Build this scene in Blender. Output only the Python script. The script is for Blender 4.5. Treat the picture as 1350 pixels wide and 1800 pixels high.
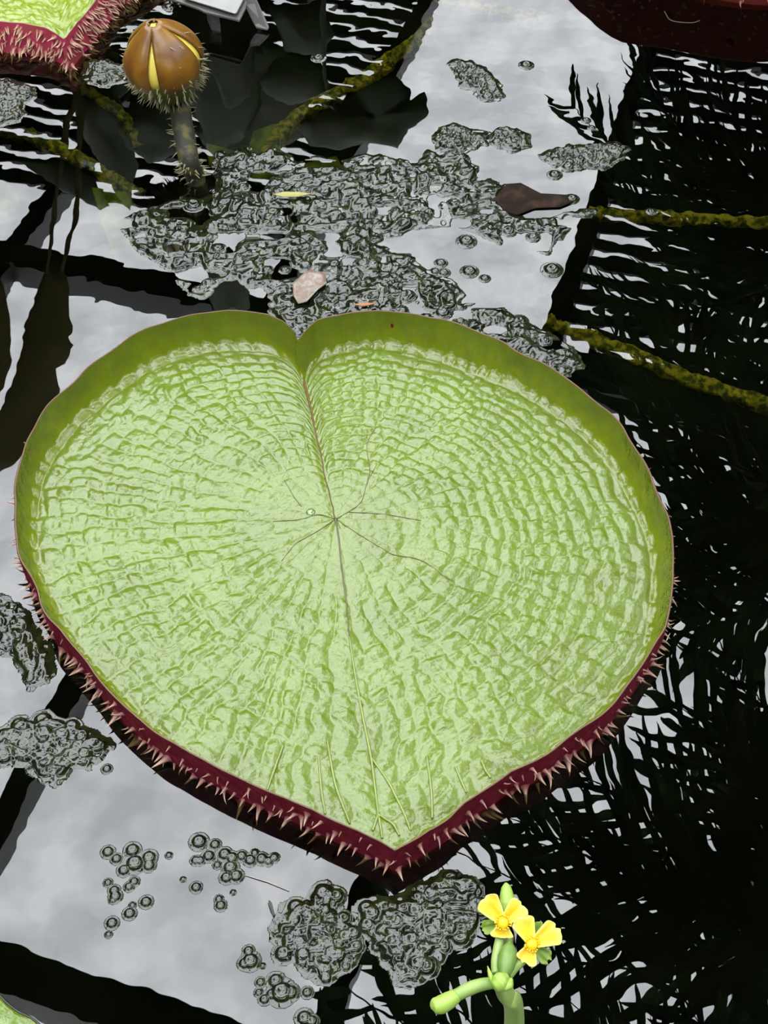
import bpy, bmesh, math, random
import numpy as np
from mathutils import Vector, Matrix

for o in list(bpy.data.objects):
    bpy.data.objects.remove(o, do_unlink=True)
SC = bpy.context.scene
COL = SC.collection
random.seed(7)
RNG = np.random.default_rng(11)

# ------------------------------------------------------------------ camera, sky, exposure
CAM_H, PITCH, VFOV = 2.05, math.radians(51), math.radians(38)
FPX = 900 / math.tan(VFOV / 2)
cd = bpy.data.cameras.new('camera')
cd.sensor_fit = 'VERTICAL'; cd.sensor_height = 24; cd.sensor_width = 18
cd.angle_y = VFOV
cd.lens = 12 / math.tan(VFOV / 2)
cd.clip_start = 0.05; cd.clip_end = 200
cam = bpy.data.objects.new('camera', cd); COL.objects.link(cam)
cam.location = (0, 0, CAM_H)
cam.rotation_euler = (math.pi / 2 - PITCH, 0, 0)
SC.camera = cam

SKY = 10.5
w = bpy.data.worlds.new('overcast_sky'); SC.world = w; w.use_nodes = True
bg = w.node_tree.nodes['Background']
bg.inputs[0].default_value = (0.93, 0.95, 1.0, 1); bg.inputs[1].default_value = SKY
SC.view_settings.view_transform = 'Standard'
SC.view_settings.look = 'None'
SC.view_settings.exposure = 0.0
SC.view_settings.gamma = 1.0
SC.view_settings.use_curve_mapping = False
SC.cycles.max_bounces = 8
SC.cycles.transparent_max_bounces = 12
SC.cycles.caustics_reflective = False
SC.cycles.caustics_refractive = False
SC.cycles.sample_clamp_indirect = 6
SC.cycles.use_denoising = True

# ------------------------------------------------------------------ survey helpers
def un(px, py, z=0.0):
    """point at height z that stands where the survey picture shows (px, py)"""
    x = (px - 675) / FPX; y = -(py - 900) / FPX
    d = np.array([x, math.cos(PITCH) + y * math.sin(PITCH), -math.sin(PITCH) + y * math.cos(PITCH)])
    t = (z - CAM_H) / d[2]
    return d * t + np.array([0, 0, CAM_H])

def refl(px, py, z=None, yplane=None):
    """point above the pond whose mirror image in still water lies at (px, py)"""
    x = (px - 675) / FPX; y = -(py - 900) / FPX
    d = np.array([x, math.cos(PITCH) + y * math.sin(PITCH), math.sin(PITCH) - y * math.cos(PITCH)])
    t = (z + CAM_H) / d[2] if z is not None else yplane / d[1]
    return d * t + np.array([0, 0, -CAM_H])

def mpp(px, py, z=0.0):
    p = un(px, py, z) - np.array([0, 0, CAM_H])
    fw = np.array([0, math.cos(PITCH), -math.sin(PITCH)])
    return float(p @ fw) / FPX

ALB = 0.5    # overall reflectance level of the surveyed colours
# ------------------------------------------------------------------ noise
def _hash(ix, iy, seed):
    n = (ix.astype(np.int64) * 374761393 + iy.astype(np.int64) * 668265263 + seed * 974711) & 0x7fffffff
    n = ((n ^ (n >> 13)) * 1274126177) & 0x7fffffff
    n = n ^ (n >> 16)
    return (n & 0xffff) / 65535.0

def vnoise(x, y, seed=0):
    x = np.asarray(x, float); y = np.asarray(y, float)
    ix = np.floor(x); iy = np.floor(y); fx = x - ix; fy = y - iy
    ux = fx * fx * fx * (fx * (fx * 6 - 15) + 10); uy = fy * fy * fy * (fy * (fy * 6 - 15) + 10)
    a = _hash(ix, iy, seed); b = _hash(ix + 1, iy, seed); c = _hash(ix, iy + 1, seed); d = _hash(ix + 1, iy + 1, seed)
    return (a + (b - a) * ux + (c - a) * uy + (a - b - c + d) * ux * uy) * 2 - 1

def sstep(a, b, x):
    t = np.clip((np.asarray(x, float) - a) / (b - a), 0, 1)
    return t * t * (3 - 2 * t)

# ------------------------------------------------------------------ mesh helpers
def mesh_obj(name, verts, faces, mat=None, parent=None, smooth=True, colors=None):
    me = bpy.data.meshes.new(name)
    verts = np.asarray(verts, dtype=np.float32)
    if isinstance(faces, np.ndarray):
        nf, k = faces.shape
        me.vertices.add(len(verts)); me.vertices.foreach_set('co', verts.ravel())
        me.loops.add(nf * k); me.loops.foreach_set('vertex_index', faces.astype(np.int32).ravel())
        me.polygons.add(nf)
        me.polygons.foreach_set('loop_start', np.arange(0, nf * k, k, dtype=np.int32))
        me.polygons.foreach_set('loop_total', np.full(nf, k, dtype=np.int32))
        me.update(calc_edges=True); me.validate()
    else:
        me.from_pydata([tuple(v) for v in verts.tolist()], [], faces); me.update()
    if smooth:
        me.polygons.foreach_set('use_smooth', np.ones(len(me.polygons), dtype=bool))
    if colors is not None:
        at = me.color_attributes.new('Col', 'FLOAT_COLOR', 'POINT')
        c = np.ones((len(verts), 4), dtype=np.float32); c[:, :3] = np.asarray(colors) * ALB
        at.data.foreach_set('color', c.ravel())
    o = bpy.data.objects.new(name, me); COL.objects.link(o)
    if mat is not None: me.materials.append(mat)
    if parent is not None: o.parent = parent
    return o

def empty(name, loc=(0, 0, 0)):
    o = bpy.data.objects.new(name, None); COL.objects.link(o); o.location = Vector([float(v) for v in loc])
    o.empty_display_size = 0.05
    return o

def tag(o, label=None, cat=None, group=None, kind=None):
    if label: o['label'] = label
    if cat: o['category'] = cat
    if group: o['group'] = group
    if kind: o['kind'] = kind
    return o

def grid_faces(nu, nv, close_u=False):
    i, j = np.meshgrid(np.arange(nu if close_u else nu - 1), np.arange(nv - 1), indexing='ij')
    i2 = (i + 1) % nu
    f = np.stack([i * nv + j, i2 * nv + j, i2 * nv + j + 1, i * nv + j + 1], -1)
    return f.reshape(-1, 4)

def smooth_path(pts, n):
    """Catmull-Rom through pts"""
    P = np.asarray(pts, float); m = len(P)
    if m == 2:
        t = np.linspace(0, 1, n)[:, None]; return P[0] * (1 - t) + P[1] * t
    E = np.vstack([2 * P[0] - P[1], P, 2 * P[-1] - P[-2]])
    out = []
    for t in np.linspace(0, m - 1 - 1e-9, n):
        i = int(t); f = t - i
        a, b, c, d = E[i], E[i + 1], E[i + 2], E[i + 3]
        out.append(0.5 * (2 * b + (c - a) * f + (2 * a - 5 * b + 4 * c - d) * f * f + (3 * b - a - 3 * c + d) * f ** 3))
    return np.array(out)

def tube(path, radii, nseg=10, lobes=0, lobe_amp=0.0, noise_amp=0.0, seed=0, cap=True):
    P = np.asarray(path, float); n = len(P)
    r = np.interp(np.linspace(0, 1, n), np.linspace(0, 1, len(radii)), radii) if np.ndim(radii) else np.full(n, radii)
    T = np.gradient(P, axis=0); T /= np.linalg.norm(T, axis=1)[:, None] + 1e-12
    ref = np.array([0, 0, 1.0]) if abs(T[0][2]) < 0.9 else np.array([1.0, 0, 0])
    A = np.cross(T[0], ref); A /= np.linalg.norm(A)
    V = np.zeros((n, nseg, 3)); ang = np.linspace(0, 2 * np.pi, nseg, endpoint=False)
    for i in range(n):
        A = A - T[i] * (A @ T[i]); A /= np.linalg.norm(A) + 1e-12
        B = np.cross(T[i], A)
        rr = r[i] * (1 + lobe_amp * np.cos(lobes * ang))
        if noise_amp:
            rr = rr * (1 + noise_amp * vnoise(ang * 1.6 + 31, np.full(nseg, i * 0.55), seed) + noise_amp * .6 * vnoise(ang * 4 + 7, np.full(nseg, i * 1.3), seed + 3))
        V[i] = P[i] + rr[:, None] * (np.cos(ang)[:, None] * A + np.sin(ang)[:, None] * B)
    idx = np.arange(n * nseg).reshape(n, nseg); nx = np.roll(idx, -1, axis=1)
    F = np.stack([idx[:-1], nx[:-1], nx[1:], idx[1:]], -1).reshape(-1, 4)
    faces = [tuple(x) for x in F.tolist()]
    if cap:
        faces.append(tuple(idx[0][::-1].tolist())); faces.append(tuple(idx[-1].tolist()))
    return V.reshape(-1, 3), faces

def merge(parts):
    V, F, off = [], [], 0
    for v, f in parts:
        v = np.asarray(v); V.append(v)
        F += [tuple(int(i) + off for i in q) for q in f]; off += len(v)
    return np.vstack(V), F

def box(x0, x1, y0, y1, z0, z1):
    v = [(x, y, z) for x in (x0, x1) for y in (y0, y1) for z in (z0, z1)]
    f = [(0, 1, 3, 2), (4, 6, 7, 5), (0, 4, 5, 1), (2, 3, 7, 6), (0, 2, 6, 4), (1, 5, 7, 3)]
    return np.array(v, float), f

# ------------------------------------------------------------------ materials
def mat(name, color=(.5, .5, .5), rough=.5, ior=1.5, attr=False, noise=None, bump=None, spec=None, coat=0, transl=0.0):
    m = bpy.data.materials.new(name); m.use_nodes = True
    nt = m.node_tree; N = nt.nodes; L = nt.links
    color = tuple(c * ALB for c in color)
    if noise: noise = (noise[0], tuple(c * ALB for c in noise[1]), noise[2], noise[3])
    b = N['Principled BSDF']
    b.inputs['Base Color'].default_value = (*color, 1)
    b.inputs['Roughness'].default_value = rough
    b.inputs['IOR'].default_value = ior
    if spec is not None: b.inputs['Specular IOR Level'].default_value = spec
    if coat: b.inputs['Coat Weight'].default_value = coat; b.inputs['Coat Roughness'].default_value = .1
    src = None
    tc = N.new('ShaderNodeTexCoord')
    if attr:
        a = N.new('ShaderNodeVertexColor'); a.layer_name = 'Col'; src = a.outputs['Color']
    if noise:   # (scale, colour2, lo, hi)
        n = N.new('ShaderNodeTexNoise'); n.inputs['Scale'].default_value = noise[0]; n.inputs['Detail'].default_value = 5
        L.new(tc.outputs['Object'], n.inputs['Vector'])
        r = N.new('ShaderNodeMapRange'); r.inputs['From Min'].default_value = noise[2]; r.inputs['From Max'].default_value = noise[3]
        L.new(n.outputs['Fac'], r.inputs['Value'])
        mx = N.new('ShaderNodeMix'); mx.data_type = 'RGBA'
        if src: L.new(src, mx.inputs['A'])
        else: mx.inputs['A'].default_value = (*color, 1)
        mx.inputs['B'].default_value = (*noise[1], 1)
        L.new(r.outputs['Result'], mx.inputs['Factor']); src = mx.outputs['Result']
    if src: L.new(src, b.inputs['Base Color'])
    if bump:   # (scale, strength, distance)
        n = N.new('ShaderNodeTexNoise'); n.inputs['Scale'].default_value = bump[0]; n.inputs['Detail'].default_value = 4
        L.new(tc.outputs['Object'], n.inputs['Vector'])
        bp = N.new('ShaderNodeBump'); bp.inputs['Strength'].default_value = bump[1]; bp.inputs['Distance'].default_value = bump[2]
        L.new(n.outputs['Fac'], bp.inputs['Height']); L.new(bp.outputs['Normal'], b.inputs['Normal'])
    if transl:
        out = N['Material Output']; t = N.new('ShaderNodeBsdfTranslucent'); ms = N.new('ShaderNodeMixShader')
        ms.inputs[0].default_value = transl
        if src: L.new(src, t.inputs['Color'])
        else: t.inputs['Color'].default_value = (*color, 1)
        L.new(b.outputs[0], ms.inputs[1]); L.new(t.outputs[0], ms.inputs[2]); L.new(ms.outputs[0], out.inputs['Surface'])
    return m

WATER_IOR = 1.9
def water_mat():
    m = bpy.data.materials.new('pond_water'); m.use_nodes = True
    nt = m.node_tree; N = nt.nodes; L = nt.links; N.remove(N['Principled BSDF'])
    out = N['Material Output']
    tc = N.new('ShaderNodeTexCoord')
    n = N.new('ShaderNodeTexNoise'); n.inputs['Scale'].default_value = 9; n.inputs['Detail'].default_value = 2
    L.new(tc.outputs['Object'], n.inputs['Vector'])
    bp = N.new('ShaderNodeBump'); bp.inputs['Strength'].default_value = 1.0; bp.inputs['Distance'].default_value = 0.00025
    L.new(n.outputs['Fac'], bp.inputs['Height'])
    fr0 = N.new('ShaderNodeFresnel'); fr0.inputs['IOR'].default_value = 1.6
    fr = N.new('ShaderNodeMath'); fr.operation = 'MULTIPLY_ADD'; fr.inputs[1].default_value = .30; fr.inputs[2].default_value = .043
    L.new(fr0.outputs[0], fr.inputs[0])
    gl = N.new('ShaderNodeBsdfGlossy'); gl.inputs['Roughness'].default_value = 0.0; gl.inputs['Color'].default_value = (1, 1, 1, 1)
    tr = N.new('ShaderNodeBsdfTransparent'); tr.inputs['Color'].default_value = (.48, .52, .34, 1)
    mx = N.new('ShaderNodeMixShader')
    L.new(bp.outputs['Normal'], fr0.inputs['Normal']); L.new(bp.outputs['Normal'], gl.inputs['Normal'])
    L.new(fr.outputs[0], mx.inputs[0]); L.new(tr.outputs[0], mx.inputs[1]); L.new(gl.outputs[0], mx.inputs[2])
    L.new(mx.outputs[0], out.inputs['Surface'])
    return m

def pane_mat():
    m = bpy.data.materials.new('roof_glass'); m.use_nodes = True
    nt = m.node_tree; N = nt.nodes; L = nt.links; N.remove(N['Principled BSDF'])
    out = N['Material Output']; tc = N.new('ShaderNodeTexCoord')
    n = N.new('ShaderNodeTexNoise'); n.inputs['Scale'].default_value = 2.2; n.inputs['Detail'].default_value = 6
    L.new(tc.outputs['Object'], n.inputs['Vector'])
    r = N.new('ShaderNodeValToRGB'); r.color_ramp.elements[0].color = (.80, .81, .81, 1); r.color_ramp.elements[1].color = (.97, .97, .96, 1)
    r.color_ramp.elements[0].position = .35; r.color_ramp.elements[1].position = .65
    L.new(n.outputs['Fac'], r.inputs[0])
    tr = N.new('ShaderNodeBsdfTransparent'); L.new(r.outputs[0], tr.inputs[0]); L.new(tr.outputs[0], out.inputs['Surface'])
    return m

M_water = water_mat()
M_pane = pane_mat()
M_mud = mat('pond_mud', (.006, .008, .004), .9, spec=0, noise=(6, (.014, .016, .008), .4, .7))
M_wall = mat('mossy_wall', (.020, .028, .018), .9, noise=(1.5, (.05, .06, .045), .35, .7))
M_stone = mat('bank_stone', (.05, .05, .042), .8, noise=(5, (.09, .085, .07), .4, .7), bump=(30, .4, .01))
M_beam = mat('painted_steel', (.045, .055, .045), .5)
M_slat = mat('shade_slat', (.05, .055, .05), .6)
M_pad = mat('lily_pad_green', rough=.15, ior=1.56, attr=True, noise=None, bump=(130, .45, .003))
M_padrim = mat('lily_rim_red', (.20, .008, .026), .8, spec=.1, noise=(60, (.30, .03, .045), .4, .7), bump=(120, .5, .004))
M_spine = mat('lily_spine', rough=.5, attr=True)
M_edge = mat('lily_edge', (.22, .11, .05), .5)
M_suture = mat('suture_brown', (.20, .09, .008), .6)
M_vein = mat('vein_pale', (.34, .44, .10), .4)
M_veinred = mat('vein_mauve', (.17, .16, .07), .5)
M_algae = mat('wet_algae', (.010, .014, .004), .02, ior=1.53, noise=(45, (.035, .045, .010), .45, .75))
M_stemalgae = mat('stem_algae', (.42, .32, .035), .9, spec=.1, noise=(70, (.06, .08, .008), .42, .58), bump=(90, 1, .01))
M_palm = mat('palm_leaf', (.04, .085, .035), .5, noise=(3, (.06, .11, .04), .4, .7), transl=.25)
M_bark = mat('palm_bark', (.05, .04, .03), .9, noise=(12, (.09, .07, .05), .4, .7))
M_marsh = mat('marsh_leaf', (.24, .22, .02), .7, noise=(8, (.30, .18, .03), .4, .7), transl=.6)
M_taro = mat('taro_leaf', (.08, .13, .03), .45, noise=(10, (.13, .19, .06), .4, .7), transl=.3)

# ------------------------------------------------------------------ greenhouse shell
PHI = math.radians(-17)
U = np.array([math.cos(PHI), math.sin(PHI), 0]); Vv = np.array([-math.sin(PHI), math.cos(PHI), 0])
U0, U1, V0, V1, ROOF = -9.95, 7.65, -8.26, 13.1, 6.0
def struct(name, v, f, m, parent=None, smooth=False):
    o = mesh_obj(name, v, f, m, parent, smooth)
    if parent is None: o['kind'] = 'structure'
    return o
def ubox(name, u0, u1, v0, v1, z0, z1, m, parent=None):
    b, f = box(u0, u1, v0, v1, z0, z1)
    c = np.array([(u0 + u1) / 2, (v0 + v1) / 2, (z0 + z1) / 2])
    o = struct(name, b - c, f, m, parent)
    o.location = Vector((U * c[0] + Vv * c[1] + np.array([0, 0, c[2]])).tolist()); o.rotation_euler = (0, 0, PHI)
    return o
FLOOR_Z = -0.7
ubox('floor', U0 - .3, U1 + .3, V0 - .3, V1 + .3, FLOOR_Z - .2, FLOOR_Z, M_mud)
ubox('wall_far', U0 - .3, U1 + .3, V1, V1 + .3, FLOOR_Z, ROOF, M_wall)
ubox('wall_back', U0 - .3, U1 + .3, V0 - .3, V0, FLOOR_Z, ROOF, M_wall)
ubox('wall_left', U0 - .3, U0, V0, V1, FLOOR_Z, ROOF, M_wall)
ubox('wall_right', U1, U1 + .3, V0, V1, FLOOR_Z, ROOF, M_wall)
# stone bank round the pond (each side one piece of the setting)
PX0, PX1, PY0, PY1 = -3.2, 2.4, -0.7, 4.7
for nm, a in (('trim_1', (-7, 6, PY1, PY1 + 6)), ('trim_2', (-7, 6, PY0 - 6, PY0)), ('trim_3', (-7, PX0, PY0, PY1)), ('trim_4', (PX1, 6, PY0, PY1))):
    v, f = box(*a, FLOOR_Z, 0.08); struct(nm, v, f, M_stone)

ceil = tag(empty('ceiling', (0, 0, ROOF)), kind='structure')
def cbox(name, u0, u1, v0, v1, z0, z1, m, parent=ceil):
    b, f = box(u0, u1, v0, v1, z0, z1)
    o = mesh_obj(name, b[:, :1] * U + b[:, 1:2] * Vv + np.array([0, 0, 1.]) * (b[:, 2:3] - ROOF), f, m, parent, False)
    return o
RU = [-1.15 + 2.17 * k for k in range(-4, 5)]
BV = [-8.26, -2.92, 2.42, 7.76, 13.1]
for u in RU: cbox('rafter', u - .08, u + .08, V0, V1, ROOF - .16, ROOF + .02, M_beam)
for v in BV[1:-1]: cbox('purlin', U0, U1, v - .12, v + .12, ROOF - .18, ROOF + .02, M_beam)
for i in range(len(RU) - 1):
    for j in range(len(BV) - 1):
        cbox('pane', RU[i] + .07, RU[i + 1] - .07, BV[j] + .11, BV[j + 1] - .11, ROOF + .025, ROOF + .031, M_pane)
def louvre(n, ua, ub, va, vb):
    e = tag(empty('window_%d' % n, (0, 0, ROOF)), kind='structure')
    k = int((vb - va) / .215)
    for i in range(k):
        v = va + .215 * i
        o = cbox('slat', ua + .05, ub - .05, v, v + .135, ROOF - .12, ROOF - .10, M_slat, e)
for k, (i, va) in enumerate(((0, 8.65), (1, 8.65), (2, 8.65), (4, 7.95), (5, 7.95), (6, 7.95))): louvre(k + 1, RU[i], RU[i + 1], va, 12.95)

# ------------------------------------------------------------------ water
gx = np.linspace(PX0, PX1, 60); gy = np.linspace(PY0, PY1, 60)
X, Y = np.meshgrid(gx, gy, indexing='ij')
wv = np.stack([X, Y, np.zeros_like(X)], -1).reshape(-1, 3)
water = mesh_obj('pond_water', wv, grid_faces(60, 60), M_water)
tag(water, 'dark still pond water mirroring the glass roof and palms', 'water', kind='stuff')

# ------------------------------------------------------------------ lily pads
def spine_mesh(name, c0, c1, bend=.22, rad=.13):
    n, k = 6, 6
    V, C = [], []
    for i in range(n):
        t = i / (n - 1); r = rad * (1 - t) ** .8 * (1 + 1.1 * (1 - t) ** 6) + .004
        for j in range(k):
            a = 2 * math.pi * j / k
            V.append((r * math.cos(a) + bend * t * t, r * math.sin(a), t))
            q = min(1, t * 1.35); C.append([c0[m] * (1 - q) + c1[m] * q for m in range(3)])
    F = [(i * k + j, i * k + (j + 1) % k, (i + 1) * k + (j + 1) % k, (i + 1) * k + j) for i in range(n - 1) for j in range(k)]
    return np.array(V), F, np.array(C)

def aim(z, roll):
    z = Vector(z).normalized()
    q = z.to_track_quat('Z', 'Y')
    return q.to_matrix() @ Matrix.Rotation(roll, 3, 'Z')

class Pad:
    def __init__(s, center, rim_pts, rim_h, rim_w, z0, out_bot=-.004):
        s.c = np.array([center[0], center[1]]); s.z0 = z0
        d = np.asarray(rim_pts)[:, :2] - s.c
        th = np.unwrap(np.arctan2(d[:, 1], d[:, 0])); r = np.hypot(d[:, 0], d[:, 1])
        if th[-1] < th[0]: th, r = th[::-1], r[::-1]
        s.th, s.r = th, r
        s.rim_h, s.rim_w, s.out_bot = rim_h, rim_w, out_bot
    def R(s, t):
        t0 = s.th[0]
        tt = (np.asarray(t) - t0) % (2 * np.pi) + t0
        return np.interp(tt, np.append(s.th, s.th[0] + 2 * np.pi), np.append(s.r, s.r[0]))

def quilt(s, th, x, y, NR, trans, Nbase, A, seed):
    sw = s + .010 * vnoise(x * 22, y * 22, seed) + .016 * vnoise(x * 7, y * 7, seed + 1)
    tw = th + (.050 * vnoise(x * 9, y * 9, seed + 2) + .02 * vnoise(x * 30, y * 30, seed + 5))
    N = np.full_like(s, Nbase)
    for i, t in enumerate(trans): N = np.where(sw > t, Nbase * 2 ** (i + 1), N)
    a = tw / (2 * np.pi) * N
    fu = a - np.floor(a); pu = np.abs(2 * fu - 1)
    stag = .40 * _hash(np.floor(a), N, seed + 9)
    rr = sw * NR + stag * 1.6
    fv = rr - np.floor(rr); pv = np.abs(2 * fv - 1)
    wr = sstep(-.5, .5, np.cos(th - .5)) * .75      # rings stand out on one side, ribs on the other
    puff = (1 - (.80 - .45 * wr) * pu ** 2.3) * (1 - (.45 + .45 * wr) * pv ** 2.3)
    amp = (.55 + .9 * _hash(np.floor(a) + 17, np.floor(rr) + N, seed + 4))
    t1 = _hash(np.floor(a) + 3, np.floor(rr) + N * 3, seed + 11) - .5; t2 = _hash(np.floor(a) + 5, np.floor(rr) + N * 7, seed + 12) - .5
    h = A * (puff * amp * .75 + (.22 + .5 * t1) * (fv - .5) * (1 - pu ** 6) + (.10 + .5 * t2) * (fu - .5) * (1 - pv ** 6))
    h = h + A * .22 * vnoise(x * 70, y * 70, seed + 6) + A * .10 * vnoise(x * 160, y * 160, seed + 7)
    return h, pu, pv

def build_pad(name, pad, NT, NS, NRIM, cell, cols, mats, suture=None, seed=1, theta_range=None):
    """floor + upturned rim (one leaf blade), outer wall, edge bead"""
    root = empty(name, (pad.c[0], pad.c[1], 0))
    th = np.linspace(-np.pi, np.pi, NT, endpoint=False)
    R = pad.R(th); RW = np.minimum(pad.rim_w(th), R * .3); RH = pad.rim_h(th)
    ss = np.linspace(0.004, 1, NS) ** .9
    S, T = np.meshgrid(ss, th); rho = S * (R - RW)[:, None]
    x = rho * np.cos(T); y = rho * np.sin(T)
    NR, trans, Nb, A = cell
    h, pu, pv = quilt(S, T, x + pad.c[0], y + pad.c[1], NR, trans, Nb, A, seed)
    fade = .30 + .70 * sstep(.05, .55, S)
    sut = 1.0
    if suture is not None:
        ang = np.interp(S[0], suture[0], suture[1])
        dth = (T - ang[None, :] + np.pi) % (2 * np.pi) - np.pi
        dist = np.abs(dth) * rho
        sut = sstep(.001, .016, dist)
        h = h * (0.25 + .75 * sut) - .003 * (1 - sstep(0, .012, dist))
    endf = 1 - .45 * sstep(.985, 1.0, S)
    z = pad.z0 + h * fade * endf + .004 * vnoise((x + pad.c[0]) * 6, (y + pad.c[1]) * 6, seed + 8)
    c_floor, c_rim, c_stain = [np.array(c) for c in cols]
    mot = .5 + .5 * vnoise((x + 5) * 14, (y + 5) * 14, seed + 20)
    C = c_floor * (.90 + .20 * mot[..., None])
    if suture is not None:   # yellow stain creeping along the ribs
        wx = x + pad.c[0]; wy = y + pad.c[1]
        st = 0
        for (sx, sy, sr) in suture[2]:
            st = np.maximum(st, 1 - sstep(sr * .25, sr, np.hypot(wx - sx, wy - sy)))
        st = st * sstep(-.05, .45, vnoise(wx * 30, wy * 30, 77)) * (.25 + .75 * np.maximum(pu, pv) ** 3)
        C = C * (1 - st[..., None]) + c_stain * st[..., None]
        e = 1 - sstep(.9, 1, S)
    blend = sstep(.985, 1.0, S)[..., None] * .7
    C = C * (1 - blend) + c_rim * blend
    # rim
    tt = np.linspace(0, 1, NRIM + 1)[1:]
    TT, T2 = np.meshgrid(tt, th)
    wob = .004 * vnoise(T2 * 9, TT * 2, seed + 30) * TT + .001 * vnoise(T2 * 40, TT * 3, seed + 31) * np.sin(TT * np.pi)
    rho2 = (R - RW)[:, None] + RW[:, None] * np.sin(TT * np.pi / 2) ** .9 + wob
    xr, yr = x[:, -1] + pad.c[0], y[:, -1] + pad.c[1]
    a2 = (th + .050 * vnoise(xr * 9, yr * 9, seed + 2) + .02 * vnoise(xr * 30, yr * 30, seed + 5)) / (2 * np.pi) * Nb * 2 ** len(trans)
    pu2 = np.abs(2 * (a2 - np.floor(a2)) - 1)[:, None] + 0 * TT
    hh = RH[:, None] * (1 - np.cos(TT * np.pi / 2)) + pad.z0
    hh = hh + A * 1.5 * (1 - pu2 ** 2) * (1 - TT) ** 1.6
    rho2 = rho2 + .0022 * pu2 ** 3 * np.sin(TT * np.pi) * -1
    x2 = rho2 * np.cos(T2); y2 = rho2 * np.sin(T2)
    vein = (pu2 ** 9)[..., None] * (.75 * (1 - TT[..., None] * .5))
    C2 = c_rim * (1 - vein) + np.array(c_floor) * 1.15 * vein
    C2 = C2 * (.9 + .2 * (.5 + .5 * vnoise(T2 * 30, TT * 6, seed + 34)))[..., None]
    V = np.concatenate([np.stack([x, y, z], -1), np.stack([x2, y2, hh], -1)], 1)
    CC = np.concatenate([C, C2], 1)
    NV = NS + NRIM
    blade = mesh_obj('leaf_blade', V.reshape(-1, 3), grid_faces(NT, NV, True), mats[0], root, True, CC.reshape(-1, 3))
    top = V[:, -1, :]
    # outer wall
    k = 7; q = np.linspace(0, 1, k)
    rt = np.hypot(top[:, 0], top[:, 1]); zt = top[:, 2]
    Q, T3 = np.meshgrid(q, th)
    ro = rt[:, None] + .0035 + pad.out_bot * Q - .006 * np.sin(Q * np.pi) * 0 + .002 * vnoise(T3 * 55, Q * 3, seed + 40) * np.sin(Q * np.pi)
    zo = zt[:, None] * (1 - Q) + (-.015) * Q
    W = np.stack([ro * np.cos(T3), ro * np.sin(T3), zo], -1)
    wall = mesh_obj('rim_outside', W.reshape(-1, 3), grid_faces(NT, k, True)[:, ::-1].copy(), mats[1], root, True)
    # edge bead joining blade and outer wall
    ring = np.stack([(rt + .0015) * np.cos(th), (rt + .0015) * np.sin(th), zt], -1)
    nseg = 6; aa = np.linspace(0, 2 * np.pi, nseg, endpoint=False)
    rb = .0016
    Bv = np.stack([(rt[:, None] + .0015 + rb * np.cos(aa)) * np.cos(th)[:, None], (rt[:, None] + .0015 + rb * np.cos(aa)) * np.sin(th)[:, None], zt[:, None] + rb * np.sin(aa)], -1)
    i, j = np.meshgrid(np.arange(NT), np.arange(nseg), indexing='ij'); i2 = (i + 1) % NT; j2 = (j + 1) % nseg
    BF = np.stack([i * nseg + j, i2 * nseg + j, i2 * nseg + j2, i * nseg + j2], -1).reshape(-1, 4)
    mesh_obj('rim_edge', Bv.reshape(-1, 3), BF, mats[2], root, True)
    def wallpt(t, qq):
        i = int(round((t + np.pi) / (2 * np.pi) * NT)) % NT
        r = rt[i] + .0035 + pad.out_bot * qq; zz = zt[i] * (1 - qq) + (-.015) * qq
        nrm = 0.0
        ia, ib = (i - 2) % NT, (i + 2) % NT
        ta = W[ib, 3] - W[ia, 3]; n = np.array([ta[1], -ta[0], 0]); n /= np.linalg.norm(n) + 1e-9
        return np.array([r * math.cos(t), r * math.sin(t), zz]), n
    def floor_z(px_, py_):
        dx, dy = px_ - pad.c[0], py_ - pad.c[1]
        t = math.atan2(dy, dx); i = int((t + np.pi) / (2 * np.pi) * NT) % NT
        j = int(np.argmin(np.abs(rho[i] - math.hypot(dx, dy))))
        return float(z[i, j])
    return root, wallpt, floor_z

def add_spines(root, wallpt, spots, variants, mat_, nmax=290):
    """spots: (theta, q, length, droop). Longest first as single parts, the rest joined"""
    spots = sorted(spots, key=lambda s: -s[2] * s[4])
    mes = []
    for (v, f, c) in variants:
        o = mesh_obj('spine', v, f, mat_, root, True, c); mes.append(o.data)
        bpy.data.objects.remove(o)
    rest = []
    restc = []
    for k, (t, q, L, droop, vis) in enumerate(spots):
        p, n = wallpt(t, q)
        side = np.array([-n[1], n[0], 0])
        d = n + np.array([0, 0, droop]) + side * random.uniform(-.35, .35)
        m3 = aim(d.tolist(), random.uniform(0, 6.28))
        loc = p - n * .002
        if k < nmax:
            o = bpy.data.objects.new('spine', mes[k % len(mes)]); COL.objects.link(o); o.parent = root
            o.matrix_local = Matrix.Translation(loc.tolist()) @ (m3 @ Matrix.Diagonal((L * random.uniform(.8, 1.15), L, L))).to_4x4()
        else:
            v, f, c = variants[k % len(variants)]
            M = np.array(m3) * L
            rest.append((v @ M.T + loc, f)); restc.append(c)
    if rest:
        V, F = merge(rest)
        o = mesh_obj('small_spines', V, np.array(F), mat_, root, True, np.vstack(restc)); o['kind'] = 'stuff'

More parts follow.
